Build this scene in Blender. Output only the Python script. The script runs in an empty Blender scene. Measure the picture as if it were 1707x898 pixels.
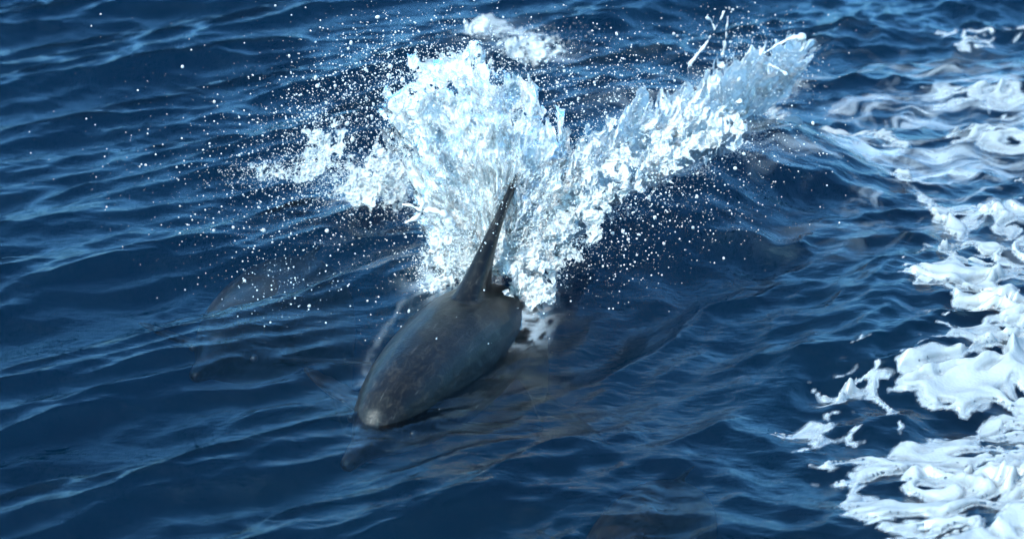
import bpy, bmesh, math, random
import numpy as np
from mathutils import Vector, Matrix
from mathutils.bvhtree import BVHTree

random.seed(7)
rng = np.random.default_rng(11)
R = math.radians
sc = bpy.context.scene
COL = sc.collection

# ------------------------------------------------------------------ camera
PITCH = R(23.0)
DIST = 7.0
CAM_H = DIST * math.sin(PITCH)
cam_data = bpy.data.cameras.new('camera')
cam = bpy.data.objects.new('camera', cam_data)
COL.objects.link(cam)
cam.location = (0, 0, CAM_H)
cam.rotation_euler = (R(90) - PITCH, 0, 0)
TANH = (1707 / 2 / 480) / DIST
cam_data.sensor_width = 36
cam_data.lens = 18 / TANH
cam_data.clip_end = 2000
cam_data.dof.use_dof = True
cam_data.dof.focus_distance = 6.5
cam_data.dof.aperture_fstop = 2.3
sc.camera = cam

# ------------------------------------------------------------------ sky, sun, exposure
SUN_EL, SUN_DIR = R(42), Vector((-0.66, -0.75, 0)).normalized()   # horizontal direction towards the sun
to_sun = Vector((SUN_DIR.x * math.cos(SUN_EL), SUN_DIR.y * math.cos(SUN_EL), math.sin(SUN_EL)))
world = bpy.data.worlds.new('World')
sc.world = world
world.use_nodes = True
wn = world.node_tree.nodes
wl = world.node_tree.links
sky = wn.new('ShaderNodeTexSky')
sky.sky_type = 'NISHITA'
sky.sun_disc = False
sky.sun_elevation = SUN_EL
sky.sun_rotation = math.atan2(SUN_DIR.x, SUN_DIR.y)
sky.dust_density = 4.0
sky.ozone_density = 2.5
wn['Background'].inputs['Strength'].default_value = 0.15
tint = wn.new('ShaderNodeMix')          # cool white balance, the same over the whole sky
tint.data_type = 'RGBA'
tint.blend_type = 'MULTIPLY'
tint.inputs[0].default_value = 1.0
tint.inputs[7].default_value = (0.42, 0.92, 1.22, 1)
wl.new(sky.outputs[0], tint.inputs[6])
wl.new(tint.outputs[2], wn['Background'].inputs[0])
sun_data = bpy.data.lights.new('sun', 'SUN')
sun_data.energy = 2.0
sun_data.angle = R(0.5)
sun_data.color = (1.0, 0.94, 0.86)
sun = bpy.data.objects.new('sun', sun_data)
COL.objects.link(sun)
sun.rotation_euler = to_sun.to_track_quat('Z', 'Y').to_euler()
sc.view_settings.view_transform = 'Standard'
sc.view_settings.look = 'None'
sc.view_settings.gamma = 1
sc.view_settings.use_curve_mapping = False
sc.view_settings.exposure = 2.0
sc.cycles.max_bounces = 7
sc.cycles.adaptive_threshold = 0.03
sc.cycles.transparent_max_bounces = 24
sc.cycles.transmission_bounces = 8
sc.cycles.volume_bounces = 0
sc.cycles.caustics_reflective = False
sc.cycles.caustics_refractive = False


# ------------------------------------------------------------------ helpers
def pix(px, py, z=0.0):
    """World point at height z that the photograph shows at pixel (px, py)."""
    x = (px - 853.5) / 853.5 * TANH
    y = -(py - 449.0) / 853.5 * TANH
    d = Vector((x, math.cos(PITCH) + y * math.sin(PITCH), -math.sin(PITCH) + y * math.cos(PITCH)))
    t = (z - CAM_H) / d.z
    return Vector((d.x * t, d.y * t, z))


def pixy(px, py, yw):
    """World point at depth y = yw that the photograph shows at pixel (px, py)."""
    x = (px - 853.5) / 853.5 * TANH
    y = -(py - 449.0) / 853.5 * TANH
    d = Vector((x, math.cos(PITCH) + y * math.sin(PITCH), -math.sin(PITCH) + y * math.cos(PITCH)))
    t = yw / d.y
    return Vector((d.x * t, yw, CAM_H + d.z * t))


def sstep(a, b, x):
    t = np.clip((x - a) / (b - a), 0, 1)
    return t * t * (3 - 2 * t)


_P = rng.permutation(4096)
_PERM = np.concatenate([_P, _P, _P])
_G3 = rng.normal(size=(4096, 3))
_G3 /= np.linalg.norm(_G3, axis=1)[:, None]


def noise3(x, y, z):
    """Perlin noise, about -0.7 .. 0.7"""
    x, y, z = np.broadcast_arrays(np.asarray(x, float), np.asarray(y, float), np.asarray(z, float))
    xi, yi, zi = np.floor(x).astype(int), np.floor(y).astype(int), np.floor(z).astype(int)
    xf, yf, zf = x - xi, y - yi, z - zi
    u = xf ** 3 * (xf * (xf * 6 - 15) + 10)
    v = yf ** 3 * (yf * (yf * 6 - 15) + 10)
    w = zf ** 3 * (zf * (zf * 6 - 15) + 10)
    out = 0
    for a in (0, 1):
        for b in (0, 1):
            for c in (0, 1):
                h = _PERM[(_PERM[(_PERM[(xi + a) & 4095] + yi + b) & 4095] + zi + c) & 4095]
                g = _G3[h]
                d = g[..., 0] * (xf - a) + g[..., 1] * (yf - b) + g[..., 2] * (zf - c)
                out = out + d * (u if a else 1 - u) * (v if b else 1 - v) * (w if c else 1 - w)
    return out


def fbm(x, y, z=0.0, octaves=4, gain=0.5):
    s, a, f = 0, 1.0, 1.0
    for i in range(octaves):
        s = s + a * noise3(x * f + 17.3 * i, y * f - 9.1 * i, z * f + 5.7 * i)
        a *= gain
        f *= 2.03
    return s


def ridged(x, y, z, octaves=3):
    s, a, f = 0, 1.0, 1.0
    for i in range(octaves):
        s = s + a * (0.5 - np.abs(noise3(x * f + 3.1 * i, y * f, z + 7.7 * i)) * 2)
        a *= 0.55
        f *= 2.1
    return s


def mesh_from(name, verts, faces, smooth=True):
    """faces: (n, k) int array with k = 3 or 4"""
    me = bpy.data.meshes.new(name)
    verts = np.asarray(verts, np.float32)
    faces = np.asarray(faces, np.int32)
    k = faces.shape[1]
    me.vertices.add(len(verts))
    me.vertices.foreach_set('co', verts.ravel())
    me.loops.add(faces.size)
    me.loops.foreach_set('vertex_index', faces.ravel())
    me.polygons.add(len(faces))
    me.polygons.foreach_set('loop_start', np.arange(0, faces.size, k, dtype=np.int32))
    me.update(calc_edges=True)
    me.validate()
    if smooth:
        me.polygons.foreach_set('use_smooth', np.ones(len(me.polygons), bool))
    return me


def link(name, me, mat=None, parent=None):
    o = bpy.data.objects.new(name, me)
    COL.objects.link(o)
    if mat is not None and not me.materials:
        me.materials.append(mat)
    if parent is not None:
        o.parent = parent
    return o


def tag(o, label=None, cat=None, group=None, kind=None):
    for k, v in (('label', label), ('category', cat), ('group', group), ('kind', kind)):
        if v:
            o[k] = v
    return o


def grid_faces(nx, ny):
    i = np.arange(nx - 1)[None, :] + nx * np.arange(ny - 1)[:, None]
    i = i.ravel()
    return np.stack([i, i + 1, i + 1 + nx, i + nx], 1)


class NT:
    """small helper for node materials"""
    def __init__(self, name):
        self.mat = bpy.data.materials.new(name)
        self.mat.use_nodes = True
        self.n = self.mat.node_tree.nodes
        self.l = self.mat.node_tree.links
        self.n.clear()
        self.out = self.n.new('ShaderNodeOutputMaterial')

    def add(self, typ, ins=None, **props):
        nd = self.n.new('ShaderNode' + typ)
        for k, v in props.items():
            setattr(nd, k, v)
        for k, v in (ins or {}).items():
            s = nd.inputs[k]
            if isinstance(v, bpy.types.NodeSocket):
                self.l.new(v, s)
            else:
                s.default_value = v
        return nd

    def noise(self, scale, detail=3, rough=0.5, vec=None, dist=0.0):
        ins = {'Scale': scale, 'Detail': detail, 'Roughness': rough, 'Distortion': dist}
        if vec is not None:
            ins['Vector'] = vec
        return self.add('TexNoise', ins).outputs['Fac']

    def ramp(self, fac, a, b, ca=0.0, cb=1.0):
        return self.add('MapRange', {'Value': fac, 'From Min': a, 'From Max': b, 'To Min': ca, 'To Max': cb}).outputs[0]

    def math(self, op, a, b=0.0):
        nd = self.n.new('ShaderNodeMath')
        nd.operation = op
        for i, v in enumerate((a, b)):
            if isinstance(v, bpy.types.NodeSocket):
                self.l.new(v, nd.inputs[i])
            else:
                nd.inputs[i].default_value = v
        return nd.outputs[0]

    def mixs(self, fac, a, b):
        nd = self.n.new('ShaderNodeMixShader')
        if isinstance(fac, bpy.types.NodeSocket):
            self.l.new(fac, nd.inputs[0])
        else:
            nd.inputs[0].default_value = fac
        self.l.new(a, nd.inputs[1])
        self.l.new(b, nd.inputs[2])
        return nd.outputs[0]

    def mixc(self, fac, a, b):
        nd = self.add('Mix', data_type='RGBA')
        for s, v in ((nd.inputs[0], fac), (nd.inputs[6], a), (nd.inputs[7], b)):
            if isinstance(v, bpy.types.NodeSocket):
                self.l.new(v, s)
            else:
                s.default_value = v if not isinstance(v, tuple) else (*v, 1.0)[:4]
        return nd.outputs[2]


# ------------------------------------------------------------------ materials
def mat_sea():
    t = NT('sea_water')
    geo = t.add('TexCoord').outputs['Object']
    mp = t.add('Mapping', {'Vector': geo, 'Rotation': (0, 0, R(-33)), 'Scale': (1.0, 2.6, 1.0)}).outputs[0]
    n1 = t.noise(9.0, 4, 0.55, mp, 0.6)
    n2 = t.noise(30.0, 3, 0.5, mp, 0.4)
    h = t.math('ADD', n1, t.math('MULTIPLY', n2, 0.34))
    bump = t.add('Bump', {'Strength': 0.45, 'Distance': 0.012, 'Height': h}).outputs[0]
    fres = t.add('Fresnel', {'IOR': 1.335, 'Normal': bump}).outputs[0]
    clear = t.add('BsdfTransparent').outputs[0]
    gl = t.add('BsdfGlossy', {'Color': (1, 1, 1, 1), 'Roughness': 0.02, 'Normal': bump}).outputs[0]
    s = t.mixs(fres, clear, gl)
    # aerated, milky water left by the wake
    air = t.add('Attribute', attribute_name='aerated').outputs['Fac']
    fo = t.add('BsdfDiffuse', {'Color': (0.32, 0.34, 0.36, 1), 'Normal': bump}).outputs[0]
    fo = t.mixs(t.math('MULTIPLY', fres, 0.6), fo, gl)
    s = t.mixs(air, s, fo)
    t.l.new(s, t.out.inputs['Surface'])
    vs = t.add('VolumeScatter', {'Color': (0.001, 0.032, 0.055, 1), 'Density': 0.9, 'Anisotropy': 0.2}).outputs[0]
    va = t.add('VolumeAbsorption', {'Color': (0.05, 0.36, 0.58, 1), 'Density': 1.0}).outputs[0]
    ad = t.add('AddShader')
    t.l.new(vs, ad.inputs[0])
    t.l.new(va, ad.inputs[1])
    t.l.new(ad.outputs[0], t.out.inputs['Volume'])
    return t.mat


def mat_skin():
    t = NT('dolphin_skin')
    obj = t.add('TexCoord').outputs['Object']
    a = t.noise(4.0, 6, 0.65, obj, 0.8)
    st = t.add('Mapping', {'Vector': obj, 'Scale': (1.0, 2.6, 2.6)}).outputs[0]
    b = t.noise(12.0, 8, 0.75, st, 1.0)
    blotch = t.noise(11.0, 5, 0.7, obj, 2.0)
    rake = t.add('Mapping', {'Vector': obj, 'Scale': (2.0, 26.0, 4.0), 'Rotation': (0, 0, R(18))}).outputs[0]
    rk = t.math('MULTIPLY', t.ramp(t.noise(5.0, 3, 0.5, rake, 0.3), 0.62, 0.70, 0, 0.5), t.ramp(a, 0.5, 0.6))
    c1 = t.mixc(t.ramp(a, 0.36, 0.66), (0.0016, 0.0014, 0.0013), (0.0058, 0.0048, 0.0042))
    c2 = t.mixc(t.ramp(b, 0.50, 0.72, 0, 0.7), c1, (0.036, 0.028, 0.021))
    c2 = t.mixc(t.ramp(blotch, 0.58, 0.66, 0, 0.55), c2, (0.007, 0.006, 0.006))
    c2 = t.mixc(rk, c2, (0.06, 0.053, 0.048))
    belly = t.add('Attribute', attribute_name='belly').outputs['Fac']
    c3 = t.mixc(belly, c2, (0.07, 0.065, 0.065))
    fine = t.noise(60.0, 4, 0.6, obj)
    bump = t.add('Bump', {'Strength': 0.22, 'Distance': 0.008, 'Height': t.math('ADD', b, t.math('MULTIPLY', fine, 0.4))}).outputs[0]
    fm = t.add('Mapping', {'Vector': obj, 'Scale': (1.0, 2.2, 1.0), 'Rotation': (0, 0, R(25))}).outputs[0]
    film = t.add('Bump', {'Strength': 0.5, 'Distance': 0.03, 'Height': t.noise(6.0, 3, 0.5, fm, 1.2)}).outputs[0]
    p = t.add('BsdfPrincipled', {'Base Color': c3, 'Roughness': 0.34, 'IOR': 1.33, 'Normal': bump, 'Specular IOR Level': 0.3, 'Coat Weight': 0.16, 'Coat Roughness': 0.06, 'Coat IOR': 1.33, 'Coat Normal': film})
    t.l.new(p.outputs[0], t.out.inputs['Surface'])
    return t.mat


def mat_plain(name, col, rough=0.5):
    t = NT(name)
    o = t.add('TexCoord').outputs['Object']
    n = t.noise(40.0, 3, 0.5, o)
    c = t.mixc(n, tuple(v * 0.8 for v in col), tuple(min(1, v * 1.2) for v in col))
    p = t.add('BsdfPrincipled', {'Base Color': c, 'Roughness': rough})
    t.l.new(p.outputs[0], t.out.inputs['Surface'])
    return t.mat


M_SEA = mat_sea()
M_SKIN = mat_skin()
M_DARK = mat_plain('dark_eye', (0.01, 0.009, 0.009), 0.5)

# ------------------------------------------------------------------ sea surface
def wave_set(n, crest_deg, spread, l0, l1, slope, seed):
    r = np.random.default_rng(seed)
    lam = np.exp(r.uniform(np.log(l0), np.log(l1), n))
    ang = R(crest_deg + 90) + R(1) * r.normal(0, spread, n) * np.where(lam > 0.5, 0.6, 1.0)
    k = 2 * math.pi / lam
    s = slope * math.sqrt(2.0 / n) * np.exp(r.normal(0, 0.25, n))
    return np.stack([k * np.cos(ang), k * np.sin(ang), s / k, r.uniform(0, 2 * math.pi, n), k], 1)


W_LEFT = np.concatenate([wave_set(90, 33, 13, 0.085, 0.24, 0.33, 1), wave_set(40, 32, 11, 0.24, 1.4, 0.31, 2), wave_set(50, 32, 28, 0.045, 0.10, 0.11, 5)])
W_RIGHT = np.concatenate([wave_set(90, 22, 30, 0.10, 0.34, 0.30, 3), wave_set(30, 25, 28, 0.38, 1.4, 0.28, 4), wave_set(50, 25, 40, 0.045, 0.13, 0.15, 6)])
W_FACE = wave_set(44, 50, 11, 0.10, 0.42, 0.46, 8)
CHOP = 0.8


def seg_dist(x, y, pts):
    """distance, signed side and position along a polyline of (x, y) points"""
    best = np.full(x.shape, 1e9)
    side = np.zeros(x.shape)
    along = np.zeros(x.shape)
    acc, tot = 0.0, sum((Vector(b) - Vector(a)).length for a, b in zip(pts, pts[1:]))
    for a, b in zip(pts, pts[1:]):
        ex, ey = b[0] - a[0], b[1] - a[1]
        ll = math.hypot(ex, ey)
        t = np.clip(((x - a[0]) * ex + (y - a[1]) * ey) / ll ** 2, 0, 1)
        qx, qy = x - a[0] - t * ex, y - a[1] - t * ey
        d = np.hypot(qx, qy)
        m = d < best
        best = np.where(m, d, best)
        side = np.where(m, np.sign(ex * qy - ey * qx), side)
        along = np.where(m, (acc + t * ll) / tot, along)
        acc += ll
    return best, side, along


CREST = [tuple(pix(*p, 0.12).xy) for p in ((470, 420), (640, 400), (830, 400), (1000, 372), (1120, 325), (1250, 262), (1400, 200))]


def swell(x, y):
    """the wave thrown up over the dolphins: a crest line with a steep face towards the camera"""
    d, s, a = seg_dist(x, y, CREST)
    amp = np.interp(a, [0, 0.15, 0.4, 0.62, 0.85, 1.0], [0.0, 0.05, 0.14, 0.25, 0.17, 0.0])
    front = np.exp(-(d / 0.36) ** 2)
    back = np.exp(-(d / 0.60) ** 2)
    z = amp * np.where(s < 0, front, back)
    c = pix(960, 620)       # trough in front of the crest
    z -= 0.03 * np.exp(-(((x - c.x) / 0.55) ** 2 + ((y - c.y) / 0.45) ** 2))
    c = pix(1490, 450)      # rise along the edge of the wake
    z += 0.06 * np.exp(-(((x - c.x) / 0.35) ** 2 + ((y - c.y) / 0.9) ** 2))
    return z


def sea_disp(x, y):
    wr = sstep(-0.15, 0.75, x + 0.25 * (y - 6.2) * -0.4)
    dx, dy, dz = np.zeros(x.shape), np.zeros(x.shape), np.zeros(x.shape)
    cf = pix(1070, 590)
    wf = np.exp(-(((x - cf.x) / 0.50) ** 2 + ((y - cf.y) / 0.55) ** 2))
    for ws, w in ((W_LEFT, np.sqrt(1 - wr) * (1 - 0.6 * wf)), (W_RIGHT, np.sqrt(wr) * (1 - 0.6 * wf)), (W_FACE, wf)):
        m = np.nonzero(w > 0.01)[0]
        if not len(m):
            continue
        xm, ym = x[m].astype(np.float32), y[m].astype(np.float32)
        az, axx, ayy = (np.zeros(len(m), np.float32) for _ in range(3))
        for kx, ky, amp, ph, k in ws.astype(np.float32):
            th = kx * xm + ky * ym + ph
            az += amp * np.cos(th)
            s = (amp * CHOP / k) * np.sin(th)
            axx -= kx * s
            ayy -= ky * s
        dz[m] += az * w[m]
        dx[m] += axx * w[m]
        dy[m] += ayy * w[m]
    gust = 0.8 + 0.5 * noise3(x * 0.8, y * 0.8, 3.3)
    # calmer glassy patch on the face of the wave
    c = pix(1000, 540)
    calm = 1 - 0.35 * np.exp(-(((x - c.x) / 0.5) ** 2 + ((y - c.y) / 0.5) ** 2))
    d, s_, a_ = seg_dist(x, y, [tuple(pix(590, 770).xy), tuple(pix(800, 500).xy)])
    calm = calm - 0.3 * np.exp(-(d / 0.28) ** 2)
    far = 1 - sstep(9, 30, np.hypot(x, y - 6))
    g = gust * calm * (0.25 + 0.75 * far)
    return dx * g, dy * g, dz * g + swell(x, y)


def axis(lo, hi, step, far):
    core = np.arange(lo, hi + step / 2, step)
    out, s, v = [], step, 0.0
    while v < far:
        s *= 1.22
        v += s
        out.append(v)
    out = np.array(out)
    return np.concatenate([(lo - out)[::-1], core, hi + out])


# ------------------------------------------------------------------ dolphin
DL = 2.5
ST = np.array([  # s, half width, top, bottom
    [0.000, .010, .008, -.012], [0.006, .028, .020, -.030], [0.03, .038, .028, -.044], [0.06, .050, .040, -.060],
    [0.078, .066, .062, -.075], [0.095, .092, .105, -.09], [0.12, .122, .142, -.115], [0.16, .155, .170, -.15],
    [0.21, .185, .190, -.185], [0.28, .212, .212, -.215], [0.36, .230, .228, -.235], [0.44, .230, .232, -.238],
    [0.53, .208, .218, -.222], [0.63, .165, .186, -.185], [0.73, .115, .145, -.14], [0.83, .068, .10, -.095],
    [0.91, .040, .064, -.06], [0.97, .026, .034, -.034], [1.0, .012, .012, -.012]])


_ss = np.linspace(0, 1, 401)
_phi = -0.42 * np.clip(0.42 - _ss, 0, 1) + 1.15 * np.clip((_ss - 0.43) / 0.57, 0, 1) ** 1.05   # backward direction dips by phi
_dx, _dz = -np.cos(_phi) * DL / 400, -np.sin(_phi) * DL / 400
_sx = np.concatenate([[0], np.cumsum((_dx[1:] + _dx[:-1]) / 2)])
_sz = np.concatenate([[0], np.cumsum((_dz[1:] + _dz[:-1]) / 2)])
_i0 = 180
_sx, _sz = _sx - _sx[_i0], _sz - _sz[_i0]


def spine(s):
    """local x (forward) and z of the arched spine; nose at s = 0"""
    return float(np.interp(s, _ss, _sx)), float(np.interp(s, _ss, _sz))


def spine_frame(s):
    """point, forward and upward direction of the spine"""
    p = float(np.interp(s, _ss, _phi))
    x, z = spine(s)
    return Vector((x, 0, z)), Vector((math.cos(p), 0, math.sin(p))), Vector((-math.sin(p), 0, math.cos(p)))


def build_dolphin_mesh(name, voxel, fin_h=0.50):
    bm = bmesh.new()
    nseg, ns = 36, 90
    ss = np.concatenate([np.linspace(0, 0.12, 30)[:-1], np.linspace(0.12, 1.0, ns - 29)])
    rings = []
    for s in ss:
        w, tp, bt = (np.interp(s, ST[:, 0], ST[:, i]) for i in (1, 2, 3))
        w *= 0.92
        pc, fw, uw = spine_frame(s)
        ring = []
        for j in range(nseg):
            th = 2 * math.pi * j / nseg
            c, sn = math.cos(th), math.sin(th)
            e = 0.92
            yy = w * math.copysign(abs(c) ** e, c)
            zz = (tp if sn > 0 else -bt) * math.copysign(abs(sn) ** e, sn)
            ring.append(bm.verts.new(pc + uw * zz + Vector((0, yy, 0))))
        rings.append(ring)
    for a, b in zip(rings, rings[1:]):
        for j in range(nseg):
            bm.faces.new((a[j], a[(j + 1) % nseg], b[(j + 1) % nseg], b[j]))
    bm.faces.new(rings[0][::-1])
    bm.faces.new(rings[-1])

    def foil(sections):
        """sections: (centre, chord vector, thickness vector) -> closed lens-shaped loft"""
        rr = []
        for c, ch, th in sections:
            ring = []
            for j in range(16):
                a = 2 * math.pi * j / 16
                u, v = math.cos(a), math.sin(a)
                v *= 0.55 + 0.45 * u       # thick leading edge, thin trailing edge
                ring.append(bm.verts.new(Vector(c) + Vector(ch) * u + Vector(th) * v))
            rr.append(ring)
        for a, b in zip(rr, rr[1:]):
            for j in range(16):
                bm.faces.new((a[j], a[(j + 1) % 16], b[(j + 1) % 16], b[j]))
        bm.faces.new(rr[0][::-1])
        bm.faces.new(rr[-1])

    # dorsal fin, swept back
    sec = []
    pc, fw, uw = spine_frame(0.455)
    for k in range(17):
        t = k / 16
        lead = 0.31 - 0.55 * t ** 0.72 - 0.05 * t ** 3
        trail = -0.19 - 0.20 * t ** 1.7 + 0.07 * math.sin(math.pi * t)
        cx, hc = (lead + trail) / 2, max(0.007, (lead - trail) / 2)
        c = pc + fw * cx + uw * (0.15 + fin_h * t)
        sec.append((c, fw * hc, (0, 0.060 * (1 - t) + 0.045 * (1 - t) ** 4 + 0.010, 0)))
    foil(sec)
    # flippers
    for sd in (-1, 1):
        x0, z0 = spine(0.205)
        sec = []
        for k in range(12):
            t = k / 11
            lead = 0.085 - 0.20 * t ** 1.4
            trail = -0.075 - 0.14 * t ** 1.1 - 0.02 * math.sin(math.pi * t)
            cx, hc = (lead + trail) / 2, max(0.008, (lead - trail) / 2 * (1 - 0.6 * t ** 6))
            sec.append(((x0 + cx, sd * (0.13 + 0.36 * t), z0 - 0.06 + 0.02 * t), (hc, 0, 0.02 * (1 - t)), (0, 0.004 * sd, 0.026 * (1 - t) + 0.010)))
        foil(sec)
        # flukes
        pc, fw, uw = spine_frame(0.965)
        sec = []
        for k in range(12):
            t = k / 11
            lead = 0.14 - 0.26 * t ** 1.2
            trail = -0.06 - 0.10 * t + 0.03 * math.sin(math.pi * t)
            cx, hc = (lead + trail) / 2, max(0.007, (lead - trail) / 2)
            sec.append((pc + fw * cx + Vector((0, sd * (-0.02 + 0.34 * t), 0)), fw * hc, uw * (0.022 * (1 - t) + 0.009)))
        foil(sec)
    bmesh.ops.recalc_face_normals(bm, faces=bm.faces)
    me = bpy.data.meshes.new(name + '_raw')
    bm.to_mesh(me)
    bm.free()
    o = bpy.data.objects.new('raw', me)
    COL.objects.link(o)
    m = o.modifiers.new('r', 'REMESH')
    m.mode = 'VOXEL'
    m.voxel_size = voxel
    m2 = o.modifiers.new('s', 'SMOOTH')
    m2.factor = 0.5
    m2.iterations = 6
    dg = bpy.context.evaluated_depsgraph_get()
    out = bpy.data.meshes.new_from_object(o.evaluated_get(dg))
    bpy.data.objects.remove(o)
    out.name = name
    co = np.empty(len(out.vertices) * 3, np.float32)
    out.vertices.foreach_get('co', co)
    co = co.reshape(-1, 3)
    near = np.argmin((co[:, None, 0] - _sx[None, ::10]) ** 2 + (co[:, None, 2] - _sz[None, ::10]) ** 2, 1) * 10
    sp = _ss[near]
    rel = (co[:, 0] - _sx[near]) * -np.sin(_phi[near]) + (co[:, 2] - _sz[near]) * np.cos(_phi[near])
    ba = out.attributes.new('belly', 'FLOAT', 'POINT')
    ba.data.foreach_set('value', (sstep(-0.05, -0.16, rel) * (sp < 0.85) * (np.abs(co[:, 1]) < 0.16)).astype(np.float32))
    out.polygons.foreach_set('use_smooth', np.ones(len(out.polygons), bool))
    return out


def dolphin_matrix(nose, fin, up):
    """place the canonical dolphin: nose tip at nose, dorsal base at fin (world points)"""
    xn, zn = spine(0.0)
    xf, zf = spine(0.465)
    ln = Vector((xn, 0, zn))
    lf = Vector((xf, 0, zf + 0.22))
    d_l = (ln - lf)
    d_w = (nose - fin)
    # local frame with d_l along a, up-ish along c
    def frame(a, u):
        a = a.normalized()
        b = u.cross(a).normalized()
        c = a.cross(b)
        return Matrix((a, b, c)).transposed()
    rot = frame(d_w, up) @ frame(d_l, Vector((0, 0, 1))).transposed()
    s = d_w.length / d_l.length
    m = rot.to_4x4()
    m = Matrix.Translation(fin) @ m @ Matrix.Scale(s, 4) @ Matrix.Translation(-lf)
    return m, s


DOLPHIN = build_dolphin_mesh('dolphin_body', 0.0075)


YOUNG = build_dolphin_mesh('young_dolphin_body', 0.011, 0.12)


def place_dolphin(nose, fin, up, label, mesh=None):
    m, s = dolphin_matrix(nose, fin, up)
    o = link('dolphin', mesh or DOLPHIN, M_SKIN)
    o.matrix_world = m
    tag(o, label, 'dolphin', 'dolphins riding the wake')
    for sd in (-1, 1):
        x, z = spine(0.125)
        e = bpy.data.objects.new('eye', EYE)
        COL.objects.link(e)
        e.parent = o
        e.location = (x, sd * 0.122, z - 0.005)
    print('dolphin scale', round(s, 3), 'nose', nose, 'fin', fin)
    return o


def small_ball(name, r, mat):
    bm = bmesh.new()
    bmesh.ops.create_icosphere(bm, subdivisions=2, radius=r)
    me = bpy.data.meshes.new(name)
    bm.to_mesh(me)
    bm.free()
    me.polygons.foreach_set('use_smooth', np.ones(len(me.polygons), bool))
    me.materials.append(mat)
    return me


EYE = small_ball('eye', 0.016, M_DARK)
up0 = Vector((0.12, 0.10, 1))
D1 = place_dolphin(pix(574, 778, -0.06), pix(796, 486, 0.092), up0,
                   'dark grey dolphin diving head down, its dorsal fin in front of the splash')
D2 = place_dolphin(pix(322, 628, -0.13), pix(500, 432, -0.15), Vector((0.1, 0.1, 1)),
                   'brownish dolphin wholly under water beyond the diving one, below the scattered spray', YOUNG)
D3 = place_dolphin(pix(960, 985, -0.12), pix(1120, 805, -0.15), Vector((0.1, 0.1, 1)),
                   'dolphin under water at the lower edge of the picture, only its back showing', YOUNG)


# ------------------------------------------------------------------ foam fields (shared by the sea's milky water and the foam itself)
def world_line(pts, z=0.03):
    return [tuple(pix(*p, z).xy) for p in pts]


EDGE = world_line(((1800, 200), (1690, 290), (1640, 350), (1590, 450), (1570, 540), (1470, 640), (1385, 700), (1430, 770), (1480, 810), (1480, 870), (1440, 980)))
TRAILS = [(world_line(((1240, 150), (1330, 190), (1400, 207), (1470, 222), (1520, 260))), 0.10, 0.42),
          (world_line(((1475, 275), (1530, 315), (1560, 350), (1620, 410))), 0.09, 0.50),
          (world_line(((1390, 240), (1450, 275), (1490, 330))), 0.12, 0.22),
          (world_line(((1560, 60), (1700, 40), (1760, 30))), 0.18, 0.36),
          (world_line(((1500, 150), (1660, 160), (1800, 150))), 0.24, 0.34),
          (world_line(((1560, 215), (1680, 230), (1800, 240))), 0.24, 0.38),
          (world_line(((770, 60), (830, 45), (900, 60), (945, 90))), 0.12, 0.36)]


def foam_noise(x, y):
    a = R(20)
    u, v = x * math.cos(a) + y * math.sin(a), -x * math.sin(a) + y * math.cos(a)
    wx = 0.10 * fbm(x * 4, y * 4, 1.7, 2)
    wy = 0.07 * fbm(x * 4, y * 4, 8.2, 2)
    n = fbm((u + wx) * 3.0, (v + wy) * 5.0, 4.4, 2, 0.5)
    lace = 1 - np.abs(fbm((u + wx) * 5.5, (v + wy) * 11.0, 9.1, 2, 0.45)) * 3.4
    fine = fbm((u + wx) * 16, (v + wy) * 30, 2.1, 2, 0.5)
    return 0.62 * n + 0.44 * (lace - 0.3) + 0.32 * fine


def foam_field(x, y):
    f = np.full(x.shape, -1.0)
    m = (x > -1.2) & (x < 3.2) & (y > 3.8) & (y < 11.0)
    xm, ym = x[m], y[m]
    d, s, a = seg_dist(xm, ym, EDGE)
    sd = d * s
    nz = foam_noise(xm, ym)
    base = np.interp(sd, [-0.6, -0.35, -0.12, 0.0, 0.18, 0.45, 0.9], [-3.0, -1.1, -0.36, -0.16, -0.03, 0.06, 0.12])
    far = sstep(6.6, 8.0, ym)
    base = base - 0.30 * far
    v = base + nz
    for pts, w, amp in TRAILS:
        d, s, a = seg_dist(xm, ym, pts)
        v = np.maximum(v, (amp + 0.8) * np.exp(-(d / w) ** 2) * sstep(0, 0.12, a) * sstep(1, 0.88, a) - 1.2 + 0.8 * nz)
    f[m] = v
    return f


MILK = [(world_line(((1280, 180), (1420, 230), (1560, 300), (1760, 330))), 0.5, 0.75),
        (world_line(((1500, 150), (1800, 170))), 0.5, 0.65),
        (world_line(((790, 55), (930, 75))), 0.16, 0.5)]


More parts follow.
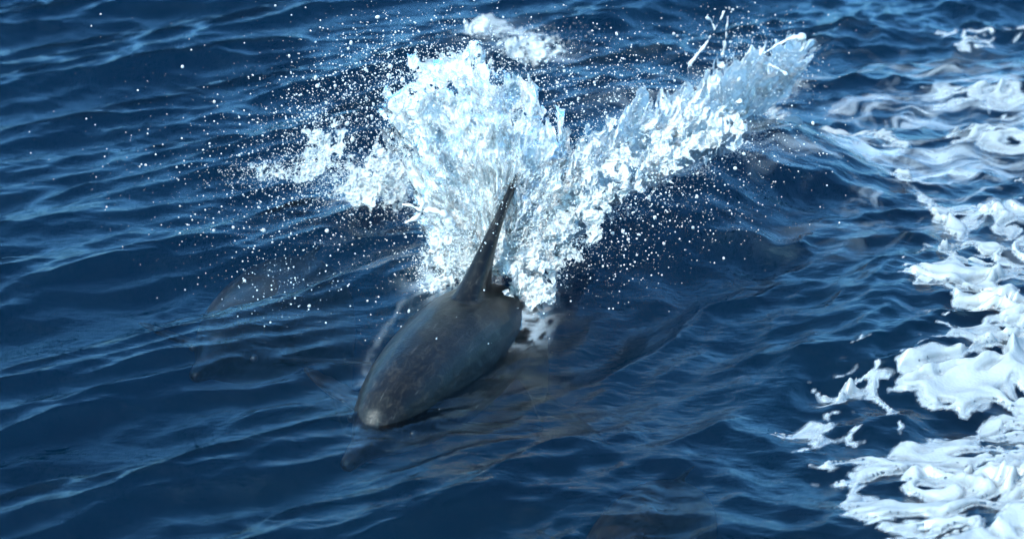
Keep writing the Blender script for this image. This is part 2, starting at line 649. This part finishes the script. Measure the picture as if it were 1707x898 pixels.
def aerated_field(x, y):
    out = np.zeros(x.shape)
    m = (x > -1.5) & (x < 4.0) & (y > 3.8) & (y < 11.5)
    xm, ym = x[m], y[m]
    a = R(10)
    u, v = xm * math.cos(a) + ym * math.sin(a), -xm * math.sin(a) + ym * math.cos(a)
    wv = 0.25 * fbm(xm * 3, ym * 3, 2.0, 2)
    st = fbm((u + wv) * 2.6, (v + wv) * 12.0, 6.6, 5, 0.66)
    r = np.zeros(xm.shape)
    for pts, w, amp in MILK:
        d, s, al = seg_dist(xm, ym, pts)
        r = np.maximum(r, amp * np.exp(-(d / w) ** 2))
    e = np.clip(r * 1.0 * sstep(-0.12, 0.6, st), 0, 0.8)
    # froth dragged over the dolphin's flank and along the foot of the splash
    for pts, w, z, amp in ((((935, 330), (905, 420), (870, 510)), 0.07, 0.08, 0.5), (((1180, 255), (1040, 310), (930, 360)), 0.10, 0.13, 0.9),
                           (((725, 455), (660, 520), (600, 610)), 0.012, 0.03, 0.10), (((800, 440), (740, 450)), 0.08, 0.1, 0.95), (((600, 335), (690, 330)), 0.08, 0.02, 0.7)):
        d, s_, al = seg_dist(xm, ym, world_line(pts, z))
        sk = ridged(xm * 14 - ym * 6 + 1.2 * noise3(xm * 7, ym * 7, 3), xm * 7 + ym * 9 + 0.8 * noise3(xm * 8, ym * 8, 6), 2.2, 4)
        e = np.maximum(e, np.clip(amp * np.exp(-(d / w) ** 2) * sstep(-0.05, 0.6, sk) * 1.2, 0, 0.9))
    # white skin just under and around the foam
    e = np.maximum(e, 0.7 * sstep(-0.07, 0.03, foam_field(xm, ym)))
    out[m] = e
    return out


# sea sheet
X = axis(-2.9, 2.9, 0.0085, 300)
Y = axis(4.2, 10.9, 0.0092, 300)
gx, gy = np.meshgrid(X, Y)
gx, gy = gx.ravel(), gy.ravel()
dx, dy, dz = sea_disp(gx, gy)
V = np.stack([gx + dx, gy + dy, dz], 1)
nx, ny = len(X), len(Y)
F = grid_faces(nx, ny)
# closed body of water: skirt and bottom
edge = np.concatenate([np.arange(nx), nx * np.arange(1, ny) + nx - 1, nx * (ny - 1) + np.arange(nx - 2, -1, -1), nx * np.arange(ny - 2, 0, -1)])
low = V[edge].copy()
low[:, 2] = -12
nb = len(V)
ne = len(edge)
j = np.arange(ne)
skirt = np.stack([edge[(j + 1) % ne], edge[j], nb + j, nb + (j + 1) % ne], 1)
V2 = np.concatenate([V, low, [[0, 6, -12]]])
fan = np.stack([nb + (j + 1) % ne, nb + j, np.full(ne, nb + ne), np.full(ne, nb + ne)], 1)
me = bpy.data.meshes.new('sea')
allf = [F, skirt]
quads = np.concatenate(allf)
me.vertices.add(len(V2))
me.vertices.foreach_set('co', V2.astype(np.float32).ravel())
loops = np.concatenate([quads.ravel(), fan[:, :3].ravel()]).astype(np.int32)
me.loops.add(len(loops))
me.loops.foreach_set('vertex_index', loops)
ls = np.concatenate([np.arange(0, quads.size, 4), quads.size + np.arange(0, ne * 3, 3)]).astype(np.int32)
me.polygons.add(len(ls))
me.polygons.foreach_set('loop_start', ls)
me.update(calc_edges=True)
me.polygons.foreach_set('use_smooth', np.concatenate([np.ones(len(F), bool), np.zeros(len(ls) - len(F), bool)]))
at = me.attributes.new('aerated', 'FLOAT', 'POINT')
air = np.zeros(len(V2), np.float32)
air[:len(gx)] = aerated_field(gx, gy)
at.data.foreach_set('value', air)
sea = link('sea', me, M_SEA)
tag(sea, 'dark blue rippled sea with a steep wave over the dolphins', 'sea', kind='structure')
print('sea verts', len(V2))


# ------------------------------------------------------------------ materials of white water
def mat_foam():
    t = NT('sea_foam')
    o = t.add('TexCoord').outputs['Object']
    vo = t.add('TexVoronoi', {'Vector': o, 'Scale': 95.0, 'Randomness': 1.0}, feature='F1').outputs['Distance']
    vo2 = t.add('TexVoronoi', {'Vector': o, 'Scale': 42.0, 'Randomness': 1.0}, feature='F1').outputs['Distance']
    n = t.noise(18.0, 4, 0.6, o)
    h = t.math('ADD', t.math('MULTIPLY', vo, -0.6), n)
    bump = t.add('Bump', {'Strength': 0.3, 'Distance': 0.006, 'Height': h}).outputs[0]
    d = t.add('BsdfDiffuse', {'Color': (0.30, 0.295, 0.29, 1), 'Normal': bump}).outputs[0]
    tr = t.add('BsdfTranslucent', {'Color': (0.34, 0.34, 0.34, 1), 'Normal': bump}).outputs[0]
    g = t.add('BsdfGlossy', {'Color': (1, 1, 1, 1), 'Roughness': 0.35, 'Normal': bump}).outputs[0]
    s = t.mixs(0.28, d, tr)
    s = t.mixs(0.04, s, g)
    # burst bubbles: holes where the foam is thin
    th = t.add('Attribute', attribute_name='thick').outputs['Fac']
    hole = t.math('LESS_THAN', t.math('ADD', vo2, t.math('MULTIPLY', n, 0.35)), t.ramp(th, 0.0, 0.7, 0.50, 0.16))
    cl = t.add('BsdfTransparent').outputs[0]
    s = t.mixs(t.math('MULTIPLY', hole, 0.85), s, cl)
    s = t.mixs(t.ramp(th, 0.0, 0.55, 0.7, 0.0), s, cl)
    t.l.new(s, t.out.inputs['Surface'])
    return t.mat


def mat_white_water(name, clear_lo, clear_hi, tint=(0.58, 0.57, 0.56)):
    t = NT(name)
    o = t.add('TexCoord').outputs['Object']
    n = t.noise(7.0, 4, 0.6, o, 0.6)
    n2 = t.noise(70.0, 2, 0.5, o)
    bump = t.add('Bump', {'Strength': 0.5, 'Distance': 0.006, 'Height': n2}).outputs[0]
    d = t.add('BsdfDiffuse', {'Color': (*tint, 1), 'Normal': bump}).outputs[0]
    tr = t.add('BsdfTranslucent', {'Color': (*tint, 1), 'Normal': bump}).outputs[0]
    milk = t.mixs(0.22, d, tr)
    fres = t.add('Fresnel', {'IOR': 1.333, 'Normal': bump}).outputs[0]
    cl = t.add('BsdfTransparent').outputs[0]
    gl = t.add('BsdfGlossy', {'Color': (1, 1, 1, 1), 'Roughness': 0.05, 'Normal': bump}).outputs[0]
    f = t.ramp(n, 0.38, 0.64, clear_lo, clear_hi)
    s = t.mixs(f, milk, cl)
    s = t.mixs(fres, s, gl)
    t.l.new(s, t.out.inputs['Surface'])
    return t.mat


def mat_sheet(name, lo, hi):
    """a thin sheet of torn water: streaks of tiny bubbles in clear, wrinkled water"""
    t = NT(name)
    o = t.add('TexCoord').outputs['UV']
    mp = t.add('Mapping', {'Vector': o, 'Scale': (1.0, 0.35, 1.0)}).outputs[0]
    n = t.noise(52.0, 5, 0.65, mp, 0.8)
    big = t.noise(7.0, 3, 0.5, mp, 0.4)
    fine = t.noise(150.0, 3, 0.6, mp, 0.3)
    h = t.math('ADD', n, t.math('MULTIPLY', fine, 0.2))
    bump = t.add('Bump', {'Strength': 0.5, 'Distance': 0.02, 'Height': h}).outputs[0]
    d = t.add('BsdfDiffuse', {'Color': (0.66, 0.64, 0.62, 1), 'Normal': bump}).outputs[0]
    tr = t.add('BsdfTranslucent', {'Color': (0.66, 0.64, 0.62, 1), 'Normal': bump}).outputs[0]
    milk = t.mixs(0.38, d, tr)
    fres = t.add('Fresnel', {'IOR': 1.2, 'Normal': bump}).outputs[0]
    cl = t.add('BsdfTransparent').outputs[0]
    gl = t.add('BsdfGlossy', {'Color': (1, 1, 1, 1), 'Roughness': 0.08, 'Normal': bump}).outputs[0]
    mixn = t.math('ADD', t.math('MULTIPLY', n, 0.55), t.math('ADD', t.math('MULTIPLY', big, 0.35), t.math('MULTIPLY', fine, 0.45)))
    f = t.ramp(mixn, 0.50, 0.86, lo - 0.3, hi + 0.3)
    rim = t.add('Attribute', attribute_name='rim').outputs['Fac']
    f = t.math('MAXIMUM', f, t.math('MULTIPLY', t.math('SUBTRACT', 1.0, rim), 0.65))
    s = t.mixs(f, milk, cl)
    s = t.mixs(fres, s, gl)
    t.l.new(s, t.out.inputs['Surface'])
    return t.mat


M_FOAM = mat_foam()
M_FROTH = mat_white_water('white_water', 0.0, 0.22, (0.68, 0.67, 0.66))
M_SHEET = mat_sheet('water_sheet', 0.02, 0.40)
M_SOLID = mat_sheet('frothy_water_sheet', -0.15, 0.18)
M_CLEAR = mat_sheet('clear_water_sheet', 0.55, 0.88)
M_DROP = mat_white_water('droplet_water', 0.15, 0.25)

# ------------------------------------------------------------------ foam of the wake
fx = np.arange(-0.4, 3.0, 0.0062)
fy = np.arange(4.3, 10.8, 0.0070)
ax, ay = np.meshgrid(fx, fy)
ax, ay = ax.ravel(), ay.ravel()
ff = foam_field(ax, ay)
keep = ff > -0.05
sel = np.where(keep)[0]
fdx, fdy, fdz = (np.zeros(len(ax)) for _ in range(3))
fdx[sel], fdy[sel], fdz[sel] = sea_disp(ax[sel], ay[sel])
lump = np.zeros(len(ax))
xs, ys, fs = ax[sel], ay[sel], ff[sel]
low = fbm(xs * 4.0, ys * 5.5, 7.7, 2, 0.4)
lump[sel] = (0.016 * np.sqrt(sstep(-0.03, 0.30, fs)) + 0.13 * sstep(0.03, 0.5, fs) * np.clip(low + 0.10, 0, 1) ** 1.2
             - 0.007 * sstep(0.0, -0.045, fs))
FV = np.stack([ax + fdx, ay + fdy, fdz + lump], 1)
FF = grid_faces(len(fx), len(fy))
FF = FF[keep[FF].all(1)]
used = np.unique(FF)
remap = np.full(len(ax), -1)
remap[used] = np.arange(len(used))
me = mesh_from('sea_foam', FV[used], remap[FF])
ta = me.attributes.new('thick', 'FLOAT', 'POINT')
ta.data.foreach_set('value', sstep(-0.02, 0.45, ff[used]).astype(np.float32))
o = link('sea_foam', me, M_FOAM)
tag(o, 'thick white bubbly foam of the wake floating on the water', 'foam', kind='stuff')
print('foam faces', len(FF))


# ------------------------------------------------------------------ splashes
def fluid_mesh(name, pts, rad, voxel):
    """blend water points into one liquid surface"""
    me = bpy.data.meshes.new(name + '_pts')
    me.vertices.add(len(pts))
    me.vertices.foreach_set('co', np.asarray(pts, np.float32).ravel())
    a = me.attributes.new('rad', 'FLOAT', 'POINT')
    a.data.foreach_set('value', np.asarray(rad, np.float32))
    o = bpy.data.objects.new(name + '_pts', me)
    COL.objects.link(o)
    ng = bpy.data.node_groups.new('fluid', 'GeometryNodeTree')
    ng.interface.new_socket('Geometry', in_out='INPUT', socket_type='NodeSocketGeometry')
    ng.interface.new_socket('Geometry', in_out='OUTPUT', socket_type='NodeSocketGeometry')
    N, L = ng.nodes, ng.links
    gi, go = N.new('NodeGroupInput'), N.new('NodeGroupOutput')
    na = N.new('GeometryNodeInputNamedAttribute')
    na.data_type = 'FLOAT'
    na.inputs['Name'].default_value = 'rad'
    mp = N.new('GeometryNodeMeshToPoints')
    pv = N.new('GeometryNodePointsToVolume')
    pv.resolution_mode = 'VOXEL_SIZE'
    pv.inputs['Voxel Size'].default_value = voxel
    vm = N.new('GeometryNodeVolumeToMesh')
    vm.resolution_mode = 'GRID'
    vm.inputs['Threshold'].default_value = 0.1
    L.new(gi.outputs[0], mp.inputs['Mesh'])
    L.new(na.outputs[0], mp.inputs['Radius'])
    L.new(mp.outputs[0], pv.inputs['Points'])
    L.new(na.outputs[0], pv.inputs['Radius'])
    L.new(pv.outputs[0], vm.inputs['Volume'])
    L.new(vm.outputs[0], go.inputs[0])
    md = o.modifiers.new('fluid', 'NODES')
    md.node_group = ng
    dg = bpy.context.evaluated_depsgraph_get()
    out = bpy.data.meshes.new_from_object(o.evaluated_get(dg))
    bpy.data.objects.remove(o)
    out.name = name
    out.polygons.foreach_set('use_smooth', np.ones(len(out.polygons), bool))
    out.materials.clear()
    print(name, 'points', len(pts), 'faces', len(out.polygons))
    return out


def unproject(px, py, yw):
    x = (px - 853.5) / 853.5 * TANH
    y = -(py - 449.0) / 853.5 * TANH
    dyy = math.cos(PITCH) + y * math.sin(PITCH)
    t = yw / dyy
    return np.stack([x * t, yw * np.ones_like(px), CAM_H + (-math.sin(PITCH) + y * math.cos(PITCH)) * t], 1)


def froth(n, centres, seed, rlo=0.003, rhi=0.009):
    """clusters of broken water: (px, py, sx, sy, y world, depth spread, weight)"""
    r = np.random.default_rng(seed)
    w = np.array([c[6] for c in centres], float)
    idx = r.choice(len(centres), n, p=w / w.sum())
    c = np.array([c[:6] for c in centres], float)[idx]
    g = r.normal(size=(n, 3))
    u, v = c[:, 0] + c[:, 2] * g[:, 0], c[:, 1] + c[:, 3] * g[:, 1]
    yw = c[:, 4] + c[:, 5] * g[:, 2]
    k = fbm(u / 38, v / 38, yw * 9, 3) > -0.10 + 0.12 * (np.hypot(g[:, 0], g[:, 1]) - 1)
    rad = rlo + (rhi - rlo) * r.power(0.6, n) * np.exp(-0.25 * np.hypot(g[:, 0], g[:, 1]))
    return unproject(u, v, yw)[k], rad[k]


def cut_sheet(name, mat, parent, nu, nv, fn):
    """a torn sheet: fn(a, q) -> px, py, y world, density for a, q in 0..1; kept where density > 0"""
    a, q = np.meshgrid(np.linspace(0, 1, nu), np.linspace(0, 1, nv))
    a, q = a.ravel(), q.ravel()
    u, v, yw, dens = fn(a, q)
    f = grid_faces(nu, nv)
    f = f[(dens[f] > 0).all(1)]
    used = np.unique(f)
    rim = sstep(0.0, 0.22, dens[used])
    mp = np.full(len(a), -1)
    mp[used] = np.arange(len(used))
    me = mesh_from(name, unproject(u, v, yw)[used], mp[f])
    ra = me.attributes.new('rim', 'FLOAT', 'POINT')
    ra.data.foreach_set('value', rim.astype(np.float32))
    uv = me.uv_layers.new(name='uv')
    li = np.empty(len(me.loops), np.int32)
    me.loops.foreach_get('vertex_index', li)
    co = np.stack([a[used], q[used]], 1)[li]
    uv.data.foreach_set('uv', co.astype(np.float32).ravel())
    return link(name, me, mat, parent)


def octa_cloud(pts, rad):
    base = np.array([[1, 0, 0], [-1, 0, 0], [0, 1, 0], [0, -1, 0], [0, 0, 1], [0, 0, -1]], float)
    fc = np.array([[0, 2, 4], [2, 1, 4], [1, 3, 4], [3, 0, 4], [2, 0, 5], [1, 2, 5], [3, 1, 5], [0, 3, 5]])
    n = len(pts)
    v = (pts[:, None, :] + base[None] * rad[:, None, None]).reshape(-1, 3)
    f = (fc[None] + 6 * np.arange(n)[:, None, None]).reshape(-1, 3)
    return v, f


def beads(name, parent, n, centres, seed, rlo=0.0010, rhi=0.0034):
    p, q = froth(n, centres, seed, rlo, rhi)
    v, f = octa_cloud(p, q)
    return tag(link(name, mesh_from(name, v, f), M_FROTH, parent), kind='stuff')


Y0 = pix(835, 440, 0.12).y + 0.06
tp = [-8, 20, 45, 62, 74, 86, 101, 113, 126, 143, 165, 186]
rp = [75, 125, 195, 255, 300, 335, 395, 372, 335, 190, 155, 135]
hole = [(765, 285, 42, 72, 0.9)]
OX, OY = 838, 448


def lobe_fn(li, w, t0, t1, grow, thr, holes, amp=0.022):
    def fn(a, q):
        th = t0 + (t1 - t0) * a
        L = np.interp(th, tp, rp) * grow * (1 + 0.20 * fbm(th / 9, li * 3.3 + 0 * th, 0.7, 3))
        rr = 8 + (L - 8) * q
        an = np.radians(th + 9 * noise3(th / 25, rr / 90, li + 0.3) * q)
        # the fan bulges: crumples shift it in its own plane too
        u = OX + rr * np.cos(an) + 12 * fbm(th / 7, rr / 40, li + 2.5, 3)
        v = OY - rr * np.sin(an) + 12 * fbm(th / 7, rr / 40, li + 6.5, 3)
        dens = fbm(th / 7, rr / 70, li * 4.1, 5, 0.65) - np.interp(q, [0, 0.5, 0.85, 1], thr)
        for hx, hy, hw, hh, amt in holes:
            dens = dens - amt * np.exp(-(((u - hx) / hw) ** 2 + ((v - hy) / hh) ** 2))
        x1, y1 = u / 26, v / 26
        yw = (Y0 + w * (0.25 + q) + 0.16 * q ** 1.5 + 0.12 * fbm(th / 14, rr / 110, li * 5.5, 3) * (0.3 + q)
              + 1.3 * amp * ridged(th / 5.0, rr / 55, li + 1.5, 3) + 0.4 * amp * fbm(x1 * 1.5, y1 * 1.5, li + 9.5, 2, 0.5))
        return u, v, yw, dens
    return fn


s1 = cut_sheet('splash', M_SHEET, None, 460, 330, lobe_fn(0, 0.16, 15, 152, 1.0, [-0.8, -0.6, -0.3, 0.15], []))
tag(s1, 'tall white splash fanning up behind the dorsal fin of the diving dolphin', 'splash')
cut_sheet('water_sheet', M_SHEET, s1, 460, 330, lobe_fn(1, 0.03, -4, 188, 0.97, [-0.7, -0.45, -0.15, 0.25], hole))
cut_sheet('water_sheet', M_CLEAR, s1, 240, 180, lobe_fn(2, -0.06, 80, 180, 0.9, [-0.6, -0.4, -0.1, 0.2], []))
cut_sheet('water_sheet', M_SHEET, s1, 300, 200, lobe_fn(3, -0.09, -8, 95, 0.8, [-0.6, -0.3, 0.0, 0.4], []))
cut_sheet('water_sheet', M_SHEET, s1, 240, 120, lobe_fn(4, -0.10, 140, 192, 0.85, [-0.6, -0.4, -0.1, 0.4], []))
beads('droplets', s1, 12000, [(900, 340, 45, 60, Y0 + 0.02, 0.06, 2), (775, 432, 46, 28, Y0 - 0.06, 0.05, 2.0), (800, 125, 80, 50, Y0 + 0.2, 0.07, 2.4),
                       (865, 220, 50, 70, Y0 + 0.10, 0.07, 2), (680, 180, 40, 60, Y0 + 0.16, 0.06, 2.0), (725, 390, 25, 50, Y0, 0.05, 0.8), (765, 300, 40, 60, Y0 - 0.05, 0.04, 0.6)], 22)

# the right wing: water thrown up along the breaking crest
bx = np.array([880, 950, 1000, 1060, 1130, 1200, 1250, 1300, 1345])
by = np.array([430, 410, 362, 316, 290, 258, 228, 170, 125])
ty = np.array([300, 222, 186, 140, 130, 84, 58, 52, 60])
yb_ = np.array([pix(x, b, 0.12).y for x, b in zip(bx, by)])
def wing_fn(li, w, grow, thr, amp=0.022):
    def fn(a, q):
        x0 = 880 + (1345 - 880) * a
        b, t_ = np.interp(x0, bx, by), np.interp(x0, bx, ty)
        H = (b - t_) * grow * (1 + 0.30 * fbm(x0 / 30, li * 2.2 + 0 * x0, 0.2, 3))
        u = x0 - 20 + 45 * q + 16 * fbm(x0 / 26, q * 4, li + 0.4, 3)
        v = b + 10 - H * q + 14 * fbm(x0 / 26, q * 4, li + 4.4, 3)
        dens = fbm(x0 / 26, q * 2.6, li * 2.7 + 3, 5, 0.65) - np.interp(q, [0, 0.5, 0.85, 1], thr) - 0.25 * sstep(1200, 1330, x0)
        yw = (np.interp(x0, bx, yb_) + w * (0.3 + q) + 0.14 * q + 0.12 * fbm(x0 / 50, q * 2, li * 5.5 + 3, 3)
              + 1.3 * amp * ridged(x0 / 20, q * 3, li, 3) + 0.4 * amp * fbm(u / 17, v / 17, li + 4.5, 2, 0.5))
        return u, v, yw, dens
    return fn


s2 = cut_sheet('splash', M_SOLID, None, 500, 150, wing_fn(0, 0.12, 1.06, [-1.0, -0.7, -0.35, 0.15]))
tag(s2, 'long low splash running along the wave crest from the tall fan to the curling strand', 'splash')
cut_sheet('water_sheet', M_SOLID, s2, 500, 150, wing_fn(1, 0.0, 0.95, [-0.9, -0.7, -0.45, 0.15]))
cut_sheet('water_sheet', M_SOLID, s2, 400, 120, wing_fn(2, -0.07, 0.75, [-0.8, -0.55, -0.25, 0.25]))
cs = [(x, (b + t_) / 2 + 5, 36, abs(b - t_) * 0.3, pix(x, b, 0.12).y + 0.04, 0.07, 1.0) for x, b, t_ in zip(bx[1:-1], by[1:-1], ty[1:-1])]
beads('droplets', s2, 13000, cs + [(x, b - 6, 40, 10, y_ - 0.03, 0.05, 0.8) for x, b, y_ in zip(bx[1:-2], by[1:-2], yb_[1:-2])], 32)


def clump_splash(boxes, spec, nb, seed, label, amp=0.025, root=None):
    """loose broken water: crumpled scraps of sheet, each (px, py, half width, half height, y world, tear)"""
    for i, (cx, cy, hw, hh, y, tear) in enumerate(boxes):
        def fn(a, q, i=i, cx=cx, cy=cy, hw=hw, hh=hh, y=y, tear=tear):
            u0, v0 = cx + (a * 2 - 1) * hw, cy + (1 - q * 2) * hh
            u = u0 + 12 * fbm(u0 / 30, v0 / 30, seed + i, 3)
            v = v0 + 12 * fbm(u0 / 30, v0 / 30, seed + i + 4.5, 3)
            rad = ((a * 2 - 1) ** 2 + (q * 2 - 1) ** 2)
            dens = fbm(u0 / 26, v0 / 26, seed * 1.3 + i * 2.2, 4, 0.65) - tear + 0.55 * (1 - rad * 1.25)
            yw = y + 0.05 * fbm(u0 / 50, v0 / 50, i + 2.5, 2) + (v0 - cy) * -0.0012 + amp * ridged(u0 / 22, v0 / 22, seed + i, 3) + 0.6 * amp * fbm(u0 / 11, v0 / 11, i + 7.5, 3, 0.6)
            return u, v, yw, dens
        o = cut_sheet('water_sheet' if root else 'splash', M_SHEET, root, int(hw * 1.6) + 20, int(hh * 1.6) + 20, fn)
        root = root or o
    if label:
        tag(root, label, 'splash')
    beads('droplets', root, nb, spec, seed + 1)
    return root


# low broken water at the foot of the tall splash, round the base of the fin
clump_splash([(760, 430, 62, 52, Y0 - 0.07, 0.15), (735, 462, 50, 30, Y0 - 0.14, 0.3), (905, 400, 70, 80, Y0 - 0.03, 0.15), (880, 465, 48, 55, Y0 - 0.10, 0.15), (885, 455, 52, 62, Y0 - 0.17, 0.22), (850, 425, 36, 40, Y0 - 0.08, 0.1), (895, 490, 36, 36, Y0 - 0.22, 0.3), (960, 350, 80, 60, Y0 + 0.02, 0.2), (1030, 300, 70, 50, Y0 + 0.05, 0.25), (1110, 255, 80, 50, Y0 + 0.22, 0.2), (1190, 215, 70, 50, Y0 + 0.36, 0.25), (1000, 250, 60, 60, Y0 + 0.12, 0.2)],
             [(760, 430, 40, 30, Y0 - 0.1, 0.04, 1), (900, 410, 40, 50, Y0 - 0.08, 0.04, 1)], 4000, 71, None, root=s1)
# spray ring of the submerged dolphin
ys = pix(600, 350, 0.02).y
clump_splash([(620, 300, 75, 55, ys, 0.12), (655, 290, 50, 60, ys + 0.05, 0.08), (540, 245, 45, 50, ys + 0.06, 0.2), (480, 285, 75, 26, ys + 0.03, 0.25), (605, 328, 28, 28, ys - 0.03, 0.1)],
             [(610, 300, 60, 34, ys, 0.05, 3), (660, 300, 28, 36, ys, 0.05, 2), (540, 235, 26, 34, ys + 0.05, 0.04, 1.2), (470, 290, 55, 16, ys + 0.03, 0.04, 1.4), (530, 270, 55, 32, ys + 0.03, 0.05, 1.6)],
             8000, 41, 'loose scattered white splash beside the tall fan, over the submerged dolphin')
# breaking crest far behind
yf = pix(860, 100, 0.03).y
clump_splash([(875, 85, 62, 28, yf, 0.2), (915, 88, 34, 28, yf - 0.03, 0.15), (800, 50, 40, 22, yf + 0.25, 0.3)],
             [(870, 82, 40, 15, yf, 0.05, 2), (800, 48, 26, 10, yf + 0.2, 0.05, 1.0), (900, 60, 50, 15, yf + 0.1, 0.05, 0.6)],
             2500, 51, 'small blurred white breaker far behind the tall splash')


# ------------------------------------------------------------------ strands of thrown water
def strand(paths, y, label, voxel=0.0045):
    P, Q = [], []
    for path in paths:
        a = np.array(path, float)
        d = np.concatenate([[0], np.cumsum(np.hypot(np.diff(a[:, 0]), np.diff(a[:, 1])))])
        s = np.arange(0, d[-1], 1.6)
        u, v, r = (np.interp(s, d, a[:, i]) for i in range(3))
        u = u + 2.0 * noise3(s / 14, 1.5, a[0, 0])
        v = v + 2.0 * noise3(s / 14, 4.5, a[0, 1])
        P.append(unproject(u, v, y + 0.03 * noise3(s / 30, 8.5, a[0, 0])))
        wob = 0.75 + 0.9 * noise3(s / 9, 2.5, a[0, 1])
        Q.append(np.where(wob < 0.55, 0.0025, r * wob / 470))
    o = link('water_strand', fluid_mesh('water_strand', np.concatenate(P), np.concatenate(Q), voxel), M_STRAND)
    return tag(o, label, 'water strand', 'strands of thrown water')


M_STRAND = mat_white_water('white_strand', 0.05, 0.45)
yb = pix(1270, 200, 0.12).y
strand([[(1242, 156, 6), (1262, 158, 9), (1280, 150, 9), (1284, 130, 6), (1277, 108, 5), (1274, 92, 4)],
        [(1277, 108, 5), (1264, 103, 4), (1254, 110, 3), (1252, 118, 3)], [(1244, 150, 5), (1236, 138, 3), (1216, 144, 2.5), (1199, 156, 4.5)],
        [(1274, 88, 3), (1290, 78, 2.2), (1310, 68, 3), (1325, 63, 6), (1338, 62, 8), (1343, 72, 5), (1338, 84, 3)], [(1280, 108, 4), (1298, 114, 2.5), (1312, 124, 3.5)]],
       yb, 'thick white strand of water curling like a hook at the end of the long splash')
strand([[(1150, 108, 5), (1166, 86, 3.4), (1180, 68, 2.4), (1192, 48, 2), (1199, 36, 2.4)], [(1192, 48, 2.5), (1186, 34, 2.5), (1176, 28, 3)], [(1205, 92, 4), (1209, 72, 2.6), (1211, 52, 2), (1213, 30, 2), (1216, 12, 2.4)], [(1199, 36, 2), (1206, 20, 3), (1222, 16, 4)]],
       yb + 0.1, 'thin forked strand of water standing up from the top of the long splash')
yc = Y0 - 0.05
strand([[(676, 371, 3.5), (692, 364, 4), (704, 354, 5), (716, 350, 6), (740, 356, 7), (752, 376, 8)], [(672, 341, 3), (684, 343, 3), (694, 346, 3.5), (704, 354, 4)], [(700, 350, 3), (706, 338, 2.5), (703, 330, 2)]],
       yc, 'short white forked strand reaching out at the foot of the tall splash')
strand([[(985, 402, 5), (990, 394, 4), (1000, 390, 4), (1006, 394, 3)]], pix(1000, 400, 0.22).y - 0.04, 'small comma-shaped strand of water falling beside the wave face')

# ------------------------------------------------------------------ droplets
def drop_cloud(n, spec, seed):
    """spec rows: px, py, sx, sy, y world, spread, weight"""
    r = np.random.default_rng(seed)
    w = np.array([c[6] for c in spec], float)
    c = np.array([c[:6] for c in spec], float)[r.choice(len(spec), n, p=w / w.sum())]
    g = r.normal(size=(n, 3))
    u, v, yw = c[:, 0] + c[:, 2] * g[:, 0], c[:, 1] + c[:, 3] * g[:, 1], c[:, 4] + c[:, 5] * g[:, 2]
    P = unproject(u, v, yw)
    k = P[:, 2] > swell(P[:, 0], P[:, 1]) + 0.02
    return P[k]


spec = [(580, 260, 95, 75, Y0 + 0.0, 0.15, 3.0), (470, 330, 110, 80, Y0 - 0.1, 0.18, 1.5), (650, 125, 70, 55, Y0 + 0.15, 0.12, 2.4), (380, 250, 140, 100, Y0, 0.2, 0.7),
        (800, 190, 120, 110, Y0 + 0.05, 0.12, 2.6), (1030, 140, 70, 50, Y0 + 0.25, 0.12, 1.6), (1140, 340, 75, 45, Y0 + 0.05, 0.12, 1.0), (1060, 300, 50, 40, Y0 - 0.05, 0.1, 1.1),
        (1240, 100, 65, 50, yb, 0.12, 1.8), (780, 410, 55, 55, Y0 - 0.12, 0.06, 1.2), (720, 560, 100, 80, Y0 - 0.45, 0.15, 0.25), (480, 470, 70, 45, Y0 - 0.35, 0.12, 0.5),
        (1030, 430, 50, 45, Y0 - 0.2, 0.1, 0.7), (1280, 250, 70, 40, Y0 + 0.1, 0.12, 0.4), (540, 190, 50, 40, Y0 + 0.1, 0.08, 1.0)]
P = drop_cloud(13000, spec, 61)
rad = 0.0008 + 0.0034 * np.random.default_rng(62).random(len(P)) ** 4
v, f = octa_cloud(P, rad)
o = link('spray', mesh_from('spray', v, f), M_DROP)
tag(o, 'fine spray of tiny white droplets hanging in the air around the splashes', 'spray', kind='stuff')

BALL = small_ball('water_droplet', 1.0, M_DROP)
spec2 = spec + [(620, 150, 90, 60, Y0 + 0.1, 0.12, 2.5), (1050, 390, 45, 30, Y0 - 0.1, 0.08, 1.5), (960, 130, 60, 40, Y0 + 0.2, 0.1, 1.0)]
P = drop_cloud(340, spec2, 63)[:290]
rd = np.random.default_rng(64)
for p in P:
    d = bpy.data.objects.new('water_droplet', BALL)
    COL.objects.link(d)
    s = 0.0028 + 0.0045 * rd.random() ** 2.5
    d.location = p
    d.scale = (s * rd.uniform(0.8, 1.2), s, s * rd.uniform(0.85, 1.35))
    d.rotation_euler = (rd.uniform(-0.6, 0.6), rd.uniform(-0.6, 0.6), 0)
    tag(d, 'larger round water drop flying in the air around the splashes', 'droplet', 'larger drops flying round the splashes')
